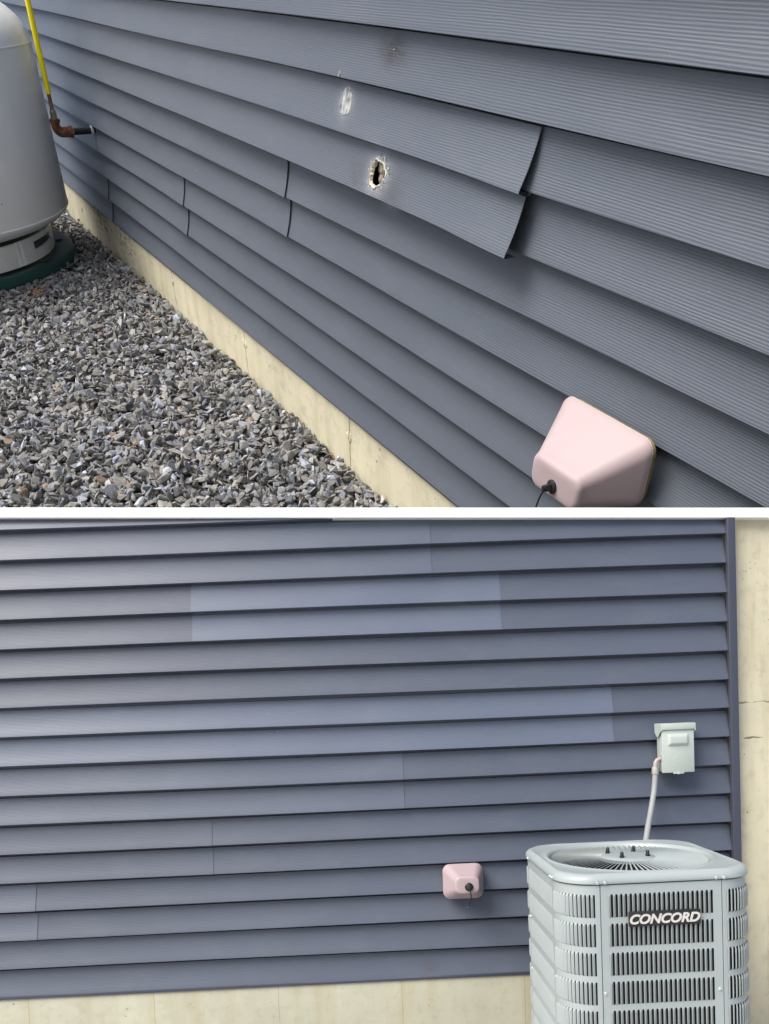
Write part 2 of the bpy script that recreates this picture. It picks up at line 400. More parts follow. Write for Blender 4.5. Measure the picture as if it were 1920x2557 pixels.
def rrect(hx, hz, r, n=8):
    pts = []
    r = min(r, hx*.99, hz*.99)
    for cx, cz, a0 in ((hx-r, hz-r, 0), (-hx+r, hz-r, 90), (-hx+r, -hz+r, 180), (hx-r, -hz+r, 270)):
        for k in range(n+1):
            a = R(a0+90*k/n); pts.append((cx+r*math.cos(a), cz+r*math.sin(a)))
    return pts
def faucet_cover(name, label, frame, loc, hx, hz, depth, nx, nz, shift, kpos, ksc, wire):
    t = thing(name, label, 'faucet cover', loc, None, frame)
    # sections: (depth share, half width, half height, corner radius, centre shift share)
    sec = [(.0, hx*.985, hz*.985), (.0, hx, hz), (.035, hx, hz), (.10, hx*.965, hz*.955)]
    for u in (.25, .45, .65, .84):
        sec.append((u, hx*.965+(nx-hx*.965)*((u-.10)/.78), hz*.955+(nz-hz*.955)*((u-.10)/.78)))
    for a in (0, 22, 45, 65, 82):
        k = .09*math.sin(R(a)); s_ = 1-.16*(1-math.cos(R(a)))*1.2
        sec.append((.91+k, nx*s_, nz*(1-.26*(1-math.cos(R(a))))))
    sec.append((1.0, nx*.55, nz*.5)); sec.append((1.0, nx*.05, nz*.05))
    rings = []
    for u, a, b in sec:
        sx, sz = shift[0]*u, shift[1]*u
        rings.append([(x+sx, -depth*u, z+sz) for x, z in rrect(a, b, min(a, b)*(.42+.28*u))])
    mb = MB(); mb.loft(rings, closed=True); mb.build('shell', M_foam, t, True, 60)
    # ragged white lip at the shell's edge
    mb = MB(); r2 = random.Random(3); ring0 = rrect(hx*.998, hz*.998, min(hx, hz)*.42, 24)
    a = [(x*(1+.004*r2.uniform(0, 1)), .002*r2.uniform(.2, 1.4)*depth/.11, z*(1+.004*r2.uniform(0, 1))) for x, z in ring0]
    b = [(x*.996, -.0005, z*.996) for x, z in ring0]
    mb.loft([b, a], closed=True); mb.build('torn_edge', M_foamw, t, False)
    mb = MB(); gk = (.022 if frame is None else .013)*depth/.11
    mb.loft([[(x+hx*.018, y, z-hz*.02) for x, z in rrect(hx*s_, hz*s_, min(hx, hz)*.42)] for y, s_ in ((.0, .95), (gk*.5, .957), (gk, .95))], closed=True, caps=True)
    mb.build('gasket', M_gask, t)
    # cord lock: round washer, toggle body, cord
    kx, kz = kpos; s_ = ksc; y0 = -depth
    mb = MB(); mb.lathe([(0, 0), (.0085*s_, 0), (.0098*s_, .0012*s_), (.0098*s_, .003*s_), (.006*s_, .0055*s_), (0, .0055*s_)], 0, 0, 24)
    Mx = Matrix.Translation((kx, y0+.0008, kz)) @ Matrix.Rotation(R(90), 4, 'X')
    mb.v = [tuple(Mx @ Vector(p)) for p in mb.v]
    lk = mb.build('cord_lock', M_black, t)
    mb = MB(); mb.box(-.0048*s_, .0048*s_, -.0065*s_, .0065*s_, -.0045*s_, .0045*s_, .0014*s_)
    mb.box(-.0062*s_, -.0040*s_, -.0030*s_, .0030*s_, -.0028*s_, .0028*s_, .0006*s_)
    mb.box(-.0030*s_, .0030*s_, -.0085*s_, -.0060*s_, -.0034*s_, .0034*s_, .0008*s_)
    Mx = Matrix.Translation((kx, y0-.0085*s_, kz)) @ Matrix.Rotation(R(-20), 4, 'Y')
    mb.v = [tuple(Mx @ Vector(p)) for p in mb.v]
    mb.build('toggle', M_black, lk)
    mb = MB(); c0 = Vector((kx-.0005*s_, y0-.013*s_, kz-.002*s_))
    mb.tube([c0+Vector(p)*s_ for p in wire], [.0014*s_, .0014*s_, .0012*s_, .0007*s_][:len(wire)]+[.0007*s_]*(len(wire)-4), 8)
    mb.build('cord', M_black, t)
    if name == 'faucet_cover' and frame is None:
        e = c0+Vector(wire[-1])*s_
        mb = MB(); mb.tube([e+Vector((-.012+.024*k/6, .001, -.003*abs(k-3)/3)) for k in range(7)], .0006, 6)
        mb.build('cord_end_wire', M_wire, t)
    return t
faucet_cover('faucet_cover', 'small pale pink foam faucet cover on the low wall left of the air conditioner', None,
             (.378, WB-.020, CAM_Z-.6435), .0775, .0675, .098, .047, .034, (.004, .004), (.009, -.002), 1.6,
             [(0, 0, 0), (.003, -.001, -.012), (.004, .002, -.024), (-.001, .008, -.044)])

# ------------------------------------------------------------------ disconnect box
M_box = plain('pale_green_grey_enamel', (.41, .465, .435), .42, 0, .04, 6)
M_boxd = plain('grey_enamel_side', (.41, .46, .44), .42, 0, .04, 6)
M_cond = plain('grey_conduit', (.27, .285, .30), .5, 0, .06, 30)
M_fit = plain('beige_fitting', (.34, .325, .30), .5, 0, .06, 30)
bx = thing('disconnect_box', 'pale green grey electrical box on the low wall above the air conditioner', 'electrical box', (1.206, WB-.004, CAM_Z-.165))
MB().box(-.058, .058, -.052, .002, -.090, .088, .003).build('box_body', M_boxd, bx)
MB().box(-.0615, .0615, -.060, -.0535, -.093, .072, .002).build('front_panel', M_box, bx)
mb = MB()   # hood over the top with hanging ears
mb.box(-.066, .066, -.066, .002, .0885, .094, .002); mb.box(-.066, .066, -.0665, -.0605, .070, .0925, .002)
for s_ in (-1, 1):
    xa, xb = sorted((s_*.0625, s_*.0662))
    pr = [(-.066, .092), (.0, .092), (.0, .062), (-.018, .044), (-.036, .044), (-.050, .058), (-.066, .066)]
    mb.loft([[(xa, y, z) for y, z in pr], [(xb, y, z) for y, z in pr]], closed=True, caps=True)
mb.build('hood', M_box, bx)
mb = MB()   # pressed-out grip
mb.loft([[(x, -.0598, z) for x, z in rrect(.0400, .0240, .004, 4)], [(x, -.070, z) for x, z in rrect(.0320, .013, .003, 4)], [(x, -.0705, z) for x, z in rrect(.030, .011, .002, 4)]], closed=True, caps=True)
gp = mb.build('pressed_grip', M_box, bx); gp.location = (0, 0, .031)
mb = MB()   # embossed oval
mb.loft([[(r_*math.cos(a)*.016, -.0600-y, r_*math.sin(a)*.007-.042) for a in [2*math.pi*k/32 for k in range(32)]] for r_, y in ((1.1, -.0002), (1.0, .0008), (.9, .0008), (.82, -.0002))], closed=True)
mb.build('embossed_oval', M_box, bx)
mb = MB(); mb.box(-.020, .020, -.064, -.056, -.0975, -.0925, .001); mb.box(-.006, .006, -.066, -.060, -.099, -.090, .001)
mb.build('latch', M_boxd, bx)
bz = lambda x, y, z: (x-1.206, y-(WB-.004), z+.165)       # from camera-height coordinates to the box
mb = MB(); mb.tube([bz(1.155, 3.030, -.205), bz(1.141, 3.030, -.206), bz(1.133, 3.029, -.210), bz(1.127, 3.028, -.219), bz(1.1255, 3.027, -.232), bz(1.125, 3.026, -.246)], .0083, 18)
mb.build('conduit_elbow', M_fit, bx)
mb = MB(); mb.tube([bz(1.1255, 3.026, -.2385), bz(1.1245, 3.026, -.240), bz(1.124, 3.026, -.262), bz(1.123, 3.026, -.2640)], [.0118, .0132, .0132, .0105], 12)
mb.tube([bz(1.1475, 3.030, -.205), bz(1.1505, 3.030, -.205)], .0125, 20)
mb.build('conduit_nut', M_fit, bx)
cps = [bz(1.124, 3.026, -.260), bz(1.120, 3.022, -.292), bz(1.112, 3.012, -.330), bz(1.099, 2.998, -.368), bz(1.083, 2.975, -.405), bz(1.062, 2.945, -.448), bz(1.040, 2.91, -.495), bz(1.02, 2.875, -.55), bz(1.01, 2.85, -.62), bz(1.0, 2.83, -.70)]
mb = MB(); mb.tube(cps, .0104, 18); mb.build('conduit', M_cond, bx)

# ------------------------------------------------------------------ air conditioner
M_ac = plain('light_grey_enamel', (.325, .370, .375), .38, 0, .025, 5)
M_acd = plain('light_grey_enamel_panel', (.315, .360, .365), .40, 0, .03, 7)
N = NT('condenser_coil'); c = N.co(); sp_ = N.n('ShaderNodeSeparateXYZ', i_0=c)
fz = N.math('SINE', N.math('MULTIPLY', sp_.outputs['Z'], 2*math.pi/.0066))
M_coil = N.set(N.mix(N.math('GREATER_THAN', fz, -.2), (.006, .006, .006), (.060, .048, .034)), .55, .5)
M_screw = plain('zinc_screw', (.62, .65, .67), .3, .7, .05, 40)
M_pad = plain('plastic_pad', (.10, .10, .10), .8, 0, .1, 30)
AX0, AX1, AY0, AY1 = .5635, 1.1335, 2.262, 2.825       # sides of the cabinet
ZT = CAM_Z-.479; ZC = CAM_Z-.505; Z0 = .105
rc = .109
ac = thing('air_conditioner', 'square light grey outdoor air conditioner with slotted sides below the electrical box', 'air conditioner', ((AX0+AX1)/2, (AY0+AY1)/2, .10))
ox, oy, oz = ac.matrix_world.translation
hxx, hyy = (AX1-AX0)/2, (AY1-AY0)/2
# walk round the cabinet: s = 0 at the rear end of the left side, in metres, anticlockwise seen from the left
ql = math.pi/2*rc
def S(s, out, ins=0.0):
    """point on the cabinet outline s metres along, out metres proud"""
    a = 2*hyy-2*rc; b = 2*hxx-2*rc; r_ = rc-ins
    if s <= a: return (-hxx+ins-out, hyy-rc-s)
    s -= a
    if s <= ql:
        th = math.pi+s/rc; return (-hxx+rc+(r_+out)*math.cos(th), -hyy+rc+(r_+out)*math.sin(th))
    s -= ql
    if s <= b: return (-hxx+rc+s, -hyy+ins-out)
    s -= b
    if s <= ql:
        th = 1.5*math.pi+s/rc; return (hxx-rc+(r_+out)*math.cos(th), -hyy+rc+(r_+out)*math.sin(th))
    s -= ql
    if s <= a: return (hxx-ins+out, -hyy+rc+s)
    s -= a
    if s <= ql:
        th = s/rc; return (hxx-rc+(r_+out)*math.cos(th), hyy-rc+(r_+out)*math.sin(th))
    s -= ql
    if s <= b: return (hxx-rc-s, hyy-ins+out)
    s -= b
    th = math.pi/2+s/rc; return (-hxx+rc+(r_+out)*math.cos(th), hyy-rc+(r_+out)*math.sin(th))
sa = 2*hyy-2*rc; sb = 2*hxx-2*rc
rows_z = [(CAM_Z-.536-.0848*k, CAM_Z-.536-.0848*k-.0665) for k in range(8)]
def louver_panel(name, s0, s1, m0, m1, ncol, gap=.0012, lip=.006, parent=ac):
    """pressed panel from s0 to s1 with rows of louvres between margins m0, m1"""
    s0 += gap; s1 -= gap; a, b = s0+m0, s1-m1; p = (b-a)/ncol
    mb = MB()
    def strip(ss, z0, z1):
        ss = list(ss); mb.loft([[(*S(s, 0), z-oz) for s in ss] for z in (z0, z1)], closed=False)
    nfull = max(2, int((s1-s0)/.012)); full = np.linspace(s0, s1, nfull+1)
    zc = ZC-.004; edges = [zc]
    for zt_, zb_ in rows_z: edges += [zt_, zb_]
    edges.append(Z0)
    for k in range(0, len(edges), 2): strip(full, edges[k+1], edges[k])
    for zt_, zb_ in rows_z:
        strip(np.linspace(s0, a, 4), zb_, zt_); strip(np.linspace(b, s1, 4), zb_, zt_)
        for j in range(ncol):
            q = a+j*p
            cs = [q-.02*p, q+.01*p, q+.14*p, q+.32*p, q+.50*p, q+.58*p, q+.60*p]
            os = [.25*lip, lip*.95, lip*.85, lip*.45, .05*lip, -.08*lip, -.8*lip]
            zs = [(zt_, 0.0), (zt_-.0022, .45), (zt_-.0050, .85), (zt_-.0090, 1.0), (zb_+.0070, 1.0), (zb_+.0035, .8), (zb_, 0.0)]
            mb.loft([[(*S(s, o*f_ if o > 0 else o), z-oz) for s, o in zip(cs, os)] for z, f_ in zs], closed=False)
    # returned edges at both ends
    for s_ in (s0, s1):
        mb.loft([[(*S(s_, 0), z-oz) for z in (zc, Z0)], [(*S(s_, -.012), z-oz) for z in (zc, Z0)]], closed=False)
    mb.loft([[(*S(s, 0), zc-oz) for s in full], [(*S(s, -.010), zc-oz+.001) for s in full]], closed=False)
    return mb.build(name, M_acd, parent, True, 28)
louver_panel('side_panel', .002, sa, .010, .012, 24, lip=.0032)
louver_panel('corner_panel', sa, sa+ql, .010, .014, 12, lip=.0046)
louver_panel('front_panel', sa+ql, sa+ql+sb, .0215, .0255, 22)
louver_panel('corner_panel', sa+ql+sb, sa+2*ql+sb, .013, .010, 12)
louver_panel('side_panel', sa+2*ql+sb, 2*sa+2*ql+sb, .012, .010, 24, lip=.003)
louver_panel('rear_panel', 2*sa+2*ql+sb, 2*sa+4*ql+2*sb-.001, .02, .02, 40)
tot = 2*sa+2*sb+4*ql
mb = MB(); ring = [S(tot*k/160, -.018) for k in range(160)]
mb.loft([[(x, y, z-oz) for x, y in ring] for z in (Z0+.02, ZC-.01)], closed=True); mb.build('coil', M_coil, ac)
# base pan
ring = [S(tot*k/120, .002) for k in range(120)]
mb = MB(); mb.loft([[(x, y, z) for x, y in ring] for z in (.002, .030)], closed=True, caps=True); mb.build('base_pan', M_ac, ac)
# top cap: rounded square with a raised ring round the fan opening
mb = MB(); n = 192
def cap_ring(out, z):
    pts = []
    for k in range(n):
        th = 2*math.pi*k/n; d = Vector((math.cos(th), math.sin(th)))
        # radial hit of the rounded square
        lo, hi = .1, .6
        for _ in range(26):
            m_ = (lo+hi)/2; x, y = abs(d.x*m_), abs(d.y*m_)
            qx, qy = x-(hxx+out-rc), y-(hyy+out-rc)
            f_ = math.hypot(max(qx, 0), max(qy, 0))+min(max(qx, qy), 0)-rc
            lo, hi = (m_, hi) if f_ < 0 else (lo, m_)
        pts.append((d.x*lo, d.y*lo, z))
    return pts
def circ(r_, z): return [(r_*math.cos(2*math.pi*k/n), r_*math.sin(2*math.pi*k/n), z) for k in range(n)]
zt = ZT-oz; zc = ZC-oz
rings = [cap_ring(-.004, zc+.002), cap_ring(.004, zc), cap_ring(.0055, zc+.002), cap_ring(.0055, zc+.010), cap_ring(.0030, zc+.018), cap_ring(-.002, zc+.0240), cap_ring(-.010, zc+.0285), cap_ring(-.020, zt-.0005)]
rings += [circ(.2660, zt), circ(.2630, zt+.0005), circ(.2600, zt+.0022), circ(.2560, zt+.0030), circ(.2520, zt+.0018), circ(.2470, zt-.004), circ(.2420, zt-.014), circ(.2400, zt-.045)]
mb.loft(rings, closed=True); mb.build('top_cap', M_ac, ac, True, 40)
# fan guard: pitched radial vanes, rim and hub plate
mb = MB(); nv = 82
for k in range(nv):
    th = 2*math.pi*k/nv; er = Vector((math.cos(th), math.sin(th), 0)); et = Vector((-er.y, er.x, 0)); ez = Vector((0, 0, 1))
    tl = et*.93+ez*.367; nn = (er.cross(tl)).normalized()
    rows_ = []
    for r_, w_, zz in ((.084, .0011, -.002), (.12, .0016, -.0025), (.17, .0022, -.0040), (.21, .0026, -.0055), (.2405, .0029, -.007)):
        c_ = er*r_+ez*(zt-.0005+zz)
        rows_.append([tuple(c_+tl*(w_*u)+nn*v) for u, v in ((-1, -.0005), (1, -.0005), (1, .0005), (-1, .0005))])
    mb.loft(rows_, closed=True, caps=True)
gd = mb.build('fan_guard', M_ac, ac, True, 30)
zh = zt-.0005
mb = MB(); mb.lathe([(.0, zh+.0045), (.052, zh+.0045), (.064, zh+.004), (.080, zh+.0005), (.0865, zh-.0035), (.0855, zh-.012), (.070, zh-.012)], 0, 0, 64)
hb_ = mb.build('hub_plate', M_ac, gd)
for bx_, by_ in ((-.052, .040), (.036, .050), (-.034, -.048), (.052, -.036)):
    mb = MB(); mb.lathe([(.0075, zh+.004), (.0075, zh+.0085), (.006, zh+.010), (.0055, zh+.019), (.0035, zh+.0225), (0, zh+.023)], bx_, by_, 12)
    mb.build('black_bolt', M_black, hb_)
# fan blades under the guard
mb = MB()
for k in range(4):
    a0 = k*math.pi/2+.3
    rows_ = []
    for r_ in (.05, .10, .16, .225):
        da = .50 if r_ > .06 else .35
        rows_.append([(r_*math.cos(a0+da*u), r_*math.sin(a0+da*u), zt-.085+.03*u) for u in (-1, -.5, 0, .5, 1)])
    mb.loft(rows_, closed=False)
mb.lathe([(0, zt-.06), (.05, zt-.06), (.05, zt-.13), (0, zt-.13)], 0, 0, 24)
mb.build('fan', plain('dark_fan_metal', (.05, .052, .055), .5, .5), ac)
mb = MB(); mb.lathe([(0, zt-.20), (.262, zt-.20), (.262, zt-.03)], 0, 0, 48); mb.build('fan_shroud', M_dark, ac)  # near-black colour gives the shade below the guard
def screw(x, z, yaw=0.0, px=None):
    mb = MB(); mb.lathe([(0, .0045), (.0028, .0040), (.0042, .0022), (.0046, .0012), (.0062, .0010), (.0062, 0)], 0, 0, 14)
    y = -hyy-.0055 if px is None else px
    Mx = Matrix.Translation((x, y, z)) @ Matrix.Rotation(yaw, 4, 'Z') @ Matrix.Rotation(R(90), 4, 'X')
    mb.v = [tuple(Mx @ Vector(p)) for p in mb.v]; return mb.build('screw', M_screw, ac)
for x in (.664-ox, .686-ox, 1.007-ox, 1.029-ox): screw(x, zc+.0055)
for x, z in ((.6800-ox, CAM_Z-.823-oz), (1.013-ox, CAM_Z-.826-oz)): screw(x, z, 0, -hyy)
for s_ in (sa-.012, sa+.010):
    x, y = S(s_, .0055); th = math.atan2(y+hyy-rc, x+hxx-rc); screw(x, zc+.0055, -R(88), y) if s_ < sa else screw(x, zc+.0055, -R(82), y)
x, y = S(sa+.006, .0); screw(x, CAM_Z-.80-oz, -R(82), y)
for s_ in (.02,): x, y = S(s_, .0055); screw(x, zc+.004, -R(90), y)
for z in (.60, .42): x, y = S(.02, .001); screw(x, z, -R(90), y)
# maker's plate with its lettering
bd = MB(); bd.box(-.1035, .1035, -.004, .004, -.0215, .0215, .002)
badge = bd.build('badge', plain('black_badge', (.014, .014, .015), .45), ac); badge.location = (.8535-ox, -hyy-.008, CAM_Z-.608-oz)
tc = bpy.data.curves.new('lettering', 'FONT'); tc.body = 'CONCORD'; tc.size = .043; tc.shear = .28; tc.offset = .0014; tc.extrude = .0012; tc.space_character = .98
tc.align_x = 'CENTER'; tc.align_y = 'CENTER'
to = bpy.data.objects.new('tmp', tc); COL.objects.link(to); bpy.context.view_layer.update()
me = bpy.data.meshes.new_from_object(to.evaluated_get(bpy.context.evaluated_depsgraph_get())); bpy.data.objects.remove(to)
xs = [v.co.x for v in me.vertices]; ys = [v.co.y for v in me.vertices]
kx, ky = .203/(max(xs)-min(xs)), .0285/(max(ys)-min(ys)); mx, my = (max(xs)+min(xs))/2, (max(ys)+min(ys))/2
for v in me.vertices: v.co = Vector(((v.co.x-mx)*kx, -(v.co.z)-.0048, (v.co.y-my)*ky))
lt = link('lettering', me, plain('silver_white_letters', (.56, .55, .52), .4, .1), badge, False)
pad = MB(); pad.box(-.36, .36, -.34, .25, 0, .10, .012)
po = pad.build('equipment_pad', M_pad); po.location = (ox, oy, 0); tag(po, 'dark plastic pad under the light grey air conditioner', 'pad')

# =================================================================== TALL WALL (behind)
tw = thing('house_wall', 'tall dark grey lap siding wall with impact holes and a loose board above cream foundation', 'wall', (0, 0, 0), None, MA)
DA = .0225; XA0, XA1 = -9.0, 1.75
def zA_(k): return (9-k)*COURSE_A
def offj(xe, amt=.006, wdt=.25): return lambda x, t: (0, -amt*sm(xe-wdt, xe, x), 0)
def loose(x, t):
    b = float(np.interp(x, [-3.2, -1.9, -.8, 0, .64], [0, .008, .019, .027, .042]))
    return (0, -b*(1-t)-.006*sm(.3, .64, x), -.004*sm(.2, .64, x)*(1-t))
HOLE = (-.034, .738, .040, .029, 0)
rowsA = [(9, [(XA0, -3.531), (-3.60, XA1)]), (7, [(XA0, -1.952), (-2.02, XA1)]), (5, [(XA0, -.724), (-.80, XA1)]),
         (3, [(XA0, .64), (.55, XA1)]), (1, [(XA0, XA1)]), (-1, [(XA0, XA1)]), (-3, [(XA0, XA1)]), (-5, [(XA0, XA1)])]
for kb, segs in rowsA:
    for q, (a, b) in enumerate(segs):
        last = q == len(segs)-1
        if kb == 3 and q == 0:
            siding_panel(tw, M_sidA, a, b, zA_(kb), COURSE_A, DA, 2, 110, loose, .002, hole=HOLE)
            tw.children[-1]['label'] = 'loose siding board with a torn hole and its right end lifted'
        else:
            siding_panel(tw, M_sidA, a, b, zA_(kb), COURSE_A, DA, 2, 60, None if last else offj(b), .002, seed=kb)
# broken rim of the hole, cavity and the broken board seen inside
M_rim = plain('torn_vinyl_core', (.52, .49, .38), .75, 0, .12, 60)
M_chalk = plain('stressed_white_vinyl', (.50, .52, .54), .7, 0, .25, 70)
inn = siding_panel.inner
mb = MB(); r2 = random.Random(11)
def offc(k, s_, dy):
    x, z, y = inn[k]; return (HOLE[0]+(x-HOLE[0])*s_, y+dy, HOLE[1]+(z-HOLE[1])*s_)
js = [r2.uniform(-1, 1) for _ in inn]
A_ = [offc(k, 1.12+.05*js[k], -.0022) for k in range(len(inn))]
B_ = [offc(k, 1.04+.03*js[k-1], -.0040) for k in range(len(inn))]
C_ = [offc(k, .95+.05*js[k-2], -.0020) for k in range(len(inn))]
D_ = [offc(k, .90+.06*js[k-3], .006) for k in range(len(inn))]
mb.loft([A_, B_, C_, D_], closed=True); mb.build('torn_rim', M_rim, tw, True, 50)
mb = MB()
for s0_, s1_, cnt in ((1.22, 1.62, 26), (1.15, 1.38, 22)):
    for _ in range(cnt):
        k = r2.randrange(len(inn)); s_ = r2.uniform(s0_, s1_); x, y, z = offc(k, s_, -.0012 if s_ > 1.3 else -.0030)
        w_, h_ = r2.uniform(.001, .003), r2.uniform(.002, .007); an = r2.uniform(-.6, .6)
        q = []
        for aa in range(5):
            t_ = 2*math.pi*aa/5; ux, uz = w_*math.cos(t_), h_*math.sin(t_)
            q.append((x+ux*math.cos(an)-uz*math.sin(an), y-.0006*(aa % 2)-.0004, z+ux*math.sin(an)+uz*math.cos(an)))
        mb.add(q+[(x, y+.002, z)], [(0, 1, 2, 3, 4), (0, 5, 1), (1, 5, 2), (2, 5, 3), (3, 5, 4), (4, 5, 0)])
mb.build('scuff_flakes', M_chalk, tw, False)
MB().box(XA0, XA1, .045, .25, -.05, 1.75, .0).build('sheathing', M_dark, tw, False)  # near-black colour gives the shade seen through the hole
mb = MB()
for (x0, x1, z0, z1, y0) in ((-.070, -.030, .728, .766, .004), (-.066, -.034, .706, .736, .003), (-.054, -.026, .742, .760, .007)):
    bm = bmesh.new(); bmesh.ops.create_icosphere(bm, subdivisions=3, radius=1)
    for v in bm.verts:
        d = mnoise.noise(v.co*2.1+Vector((x0*90, 3, z0*40)))*.35; v.co *= 1+d
        v.co = Vector(((x0+x1)/2+v.co.x*(x1-x0)/2, y0+.012+v.co.y*.008, (z0+z1)/2+v.co.z*(z1-z0)/2))
    mb.bm(bm)
mb.build('broken_board', plain('broken_foam_board', (.33, .30, .22), .9, 0, .4, 55, .6, .004), tw, True, 50)
# shallow white dent higher on the loose board, and two small chips
def crater(cx, cz, rx, rz, dep, y0, name, seed):
    r3 = random.Random(seed); mb = MB(); n = 40; rings = []
    jj = [1+.07*math.sin(3*a+seed)+.09*r3.uniform(-1, 1) for a in [2*math.pi*k/n for k in range(n)]]
    for u, y in ((1.15, .006), (1.06, .0004), (.98, -.0012), (.86, -.0004), (.66, dep*.2-.0008), (.40, dep*.3-.0010), (.18, dep*.3-.0010), (.01, dep*.3-.0010)):
        rings.append([(cx+rx*u*jj[k]*math.cos(2*math.pi*k/n), face_y(cx+rx*u*jj[k]*math.cos(2*math.pi*k/n), cz+rz*u*jj[k]*math.sin(2*math.pi*k/n))+y0+y+.0003*r3.uniform(-1, 1), cz+rz*u*jj[k]*math.sin(2*math.pi*k/n)) for k in range(n)])
    mb.loft(rings, closed=True); return mb.build(name, M_dentm, tw, True, 60)
N = NT('white_impact_mark'); c = N.co()
a_ = N.ramp(N.noise(N.map(c, (1, 0, .6)), 75, 5, .7), [(.38, (.09, .09, .08)), (.48, (.27, .29, .29)), (.64, (.48, .52, .55))])
M_dentm = N.set(a_, .6, 0, N.bump(N.noise(c, 90, 4), .5, .006))
def face_y(x, z):
    k = int(z/COURSE_A); t = z/COURSE_A-k
    y = float(np.interp(t, [p[0] for p in PROF_A[2:]], [p[1] for p in PROF_A[2:]]))*DA
    zb3 = zA_(3)
    if zb3 <= z <= zb3+2*COURSE_A and x < .64: y += loose(x, (z-zb3)/(2*COURSE_A))[1]
    return y
crater(-.258, .869, .034, .029, .0012, -.0012, 'impact_mark', 3)
crater(-.277, .927, .0060, .0060, -.0008, -.0012, 'chip_mark', 8)
crater(.004, .992, .0040, .0022, -.0008, -.0012, 'chip_mark', 9)
# foundation and mortar patches at the form ties
MB().box(XA0, XA1, .016, .24, -.42, .012, .0).build('foundation', M_concA, tw, False)
MB().box(XA0, XA1, .004, .020, -.006, .004, .001).build('starter_strip', M_post, tw)
for k, x in enumerate((-.298, -1.358, -2.418, -3.478, -4.538)):
    mb = MB(); bm = bmesh.new(); bmesh.ops.create_icosphere(bm, subdivisions=3, radius=1)
    for v in bm.verts:
        v.co *= 1+.5*mnoise.noise(v.co*1.6+Vector((k*7, 0, 0))); v.co = Vector((x-.004+v.co.x*.022, .016+v.co.y*.0035, -.087+.02*math.sin(k)+v.co.z*.017))
    mb.bm(bm); mb.build('mortar_patch', M_concA, tw, True, 60)

# ground under the gravel: a bank of soil
ZG = -.200
mb = MB(); mb.add([(-9, .2, ZG-.03), (3.2, .2, ZG-.03), (3.2, -5, ZG-.03), (-9, -5, ZG-.03)], [(0, 3, 2, 1)])
o = mb.build('ground', plain('dark_soil', (.05, .047, .042), .95, 0, .3, 14), None, False); o.matrix_world = MA; o['kind'] = 'structure'

# gravel: crushed stone
def hull_stone(seed):
    r3 = np.random.default_rng(seed); bm = bmesh.new(); n = int(r3.integers(8, 13))
    p = r3.normal(size=(n, 3)); p /= np.linalg.norm(p, axis=1)[:, None]; p *= r3.uniform(.78, 1.1, (n, 1)); p *= np.array([1, r3.uniform(.55, .85), r3.uniform(.32, .6)])
    for q in p: bm.verts.new(q)
    r_ = bmesh.ops.convex_hull(bm, input=bm.verts)
    for v in [v for v in bm.verts if not v.link_faces]: bm.verts.remove(v)
    bmesh.ops.bevel(bm, geom=list(bm.edges), offset=.045, segments=1, affect='EDGES')
    bmesh.ops.triangulate(bm, faces=bm.faces)
    bm.verts.index_update()
    V_ = np.array([v.co[:] for v in bm.verts]); F_ = np.array([[v.index for v in f.verts] for f in bm.faces]); bm.free(); return V_, F_
protos = [hull_stone(100+k) for k in range(26)]
PADC, PADR = (-4.055, -1.112), .925
pts = []
def try_pts(n, x0, x1, y0, y1, zlo, zhi, s0, s1):
    for _ in range(n):
        x, y = nr.uniform(x0, x1), nr.uniform(y0, y1)
        if math.hypot(x-PADC[0], y-PADC[1]) < PADR-.01: continue
        pts.append((x, y, nr.uniform(zlo, zhi), nr.uniform(s0, s1)))
def size(): return
for zl, zh, den in ((ZG-.024, ZG-.012, 1.0), (ZG-.012, ZG+.000, 1.0), (ZG+.000, ZG+.010, .45)):
    try_pts(int(4800*den), -1.5, .75, -1.80, .008, zl, zh, .014, .029)
    try_pts(int(3600*den), -3.4, -1.5, -1.80, .008, zl, zh, .013, .027)
    try_pts(int(2300*den), -5.6, -3.4, -2.2, .008, zl, zh, .0125, .026)
try_pts(420, -3.4, .75, -1.35, -.02, ZG-.002, ZG+.012, .025, .036)
VV, FF, TT = [], [], []; base = 0
for x, y, z, s_ in pts:
    P_, F_ = protos[int(nr.integers(len(protos)))]
    q = nr.normal(size=4); q[1:3] *= .42; q /= np.linalg.norm(q); w_, a, b, c_ = q
    Rm = np.array([[1-2*(b*b+c_*c_), 2*(a*b-c_*w_), 2*(a*c_+b*w_)], [2*(a*b+c_*w_), 1-2*(a*a+c_*c_), 2*(b*c_-a*w_)], [2*(a*c_-b*w_), 2*(b*c_+a*w_), 1-2*(a*a+b*b)]])
    X = (P_*s_*np.array([1.26, 1.12, 1.08])) @ Rm.T + np.array([x, y, z])
    if y > -.05: X[:, 1] = np.minimum(X[:, 1], .014)
    VV.append(X); FF.append(F_+base); base += len(P_)
    TT.append(np.full(len(P_), nr.random()))
VV = np.concatenate(VV); FF = np.concatenate(FF); TT = np.concatenate(TT)
me = bpy.data.meshes.new('gravel'); me.from_pydata(VV.tolist(), [], FF.tolist())
at = me.attributes.new('tint', 'FLOAT', 'POINT'); at.data.foreach_set('value', TT.astype(np.float32))
N = NT('crushed_stone'); c = N.co()
ta = N.n('ShaderNodeAttribute', attribute_name='tint').outputs['Fac']
rp = N.n('ShaderNodeValToRGB', i_Fac=ta); rp.color_ramp.interpolation = 'CONSTANT'; e = rp.color_ramp.elements
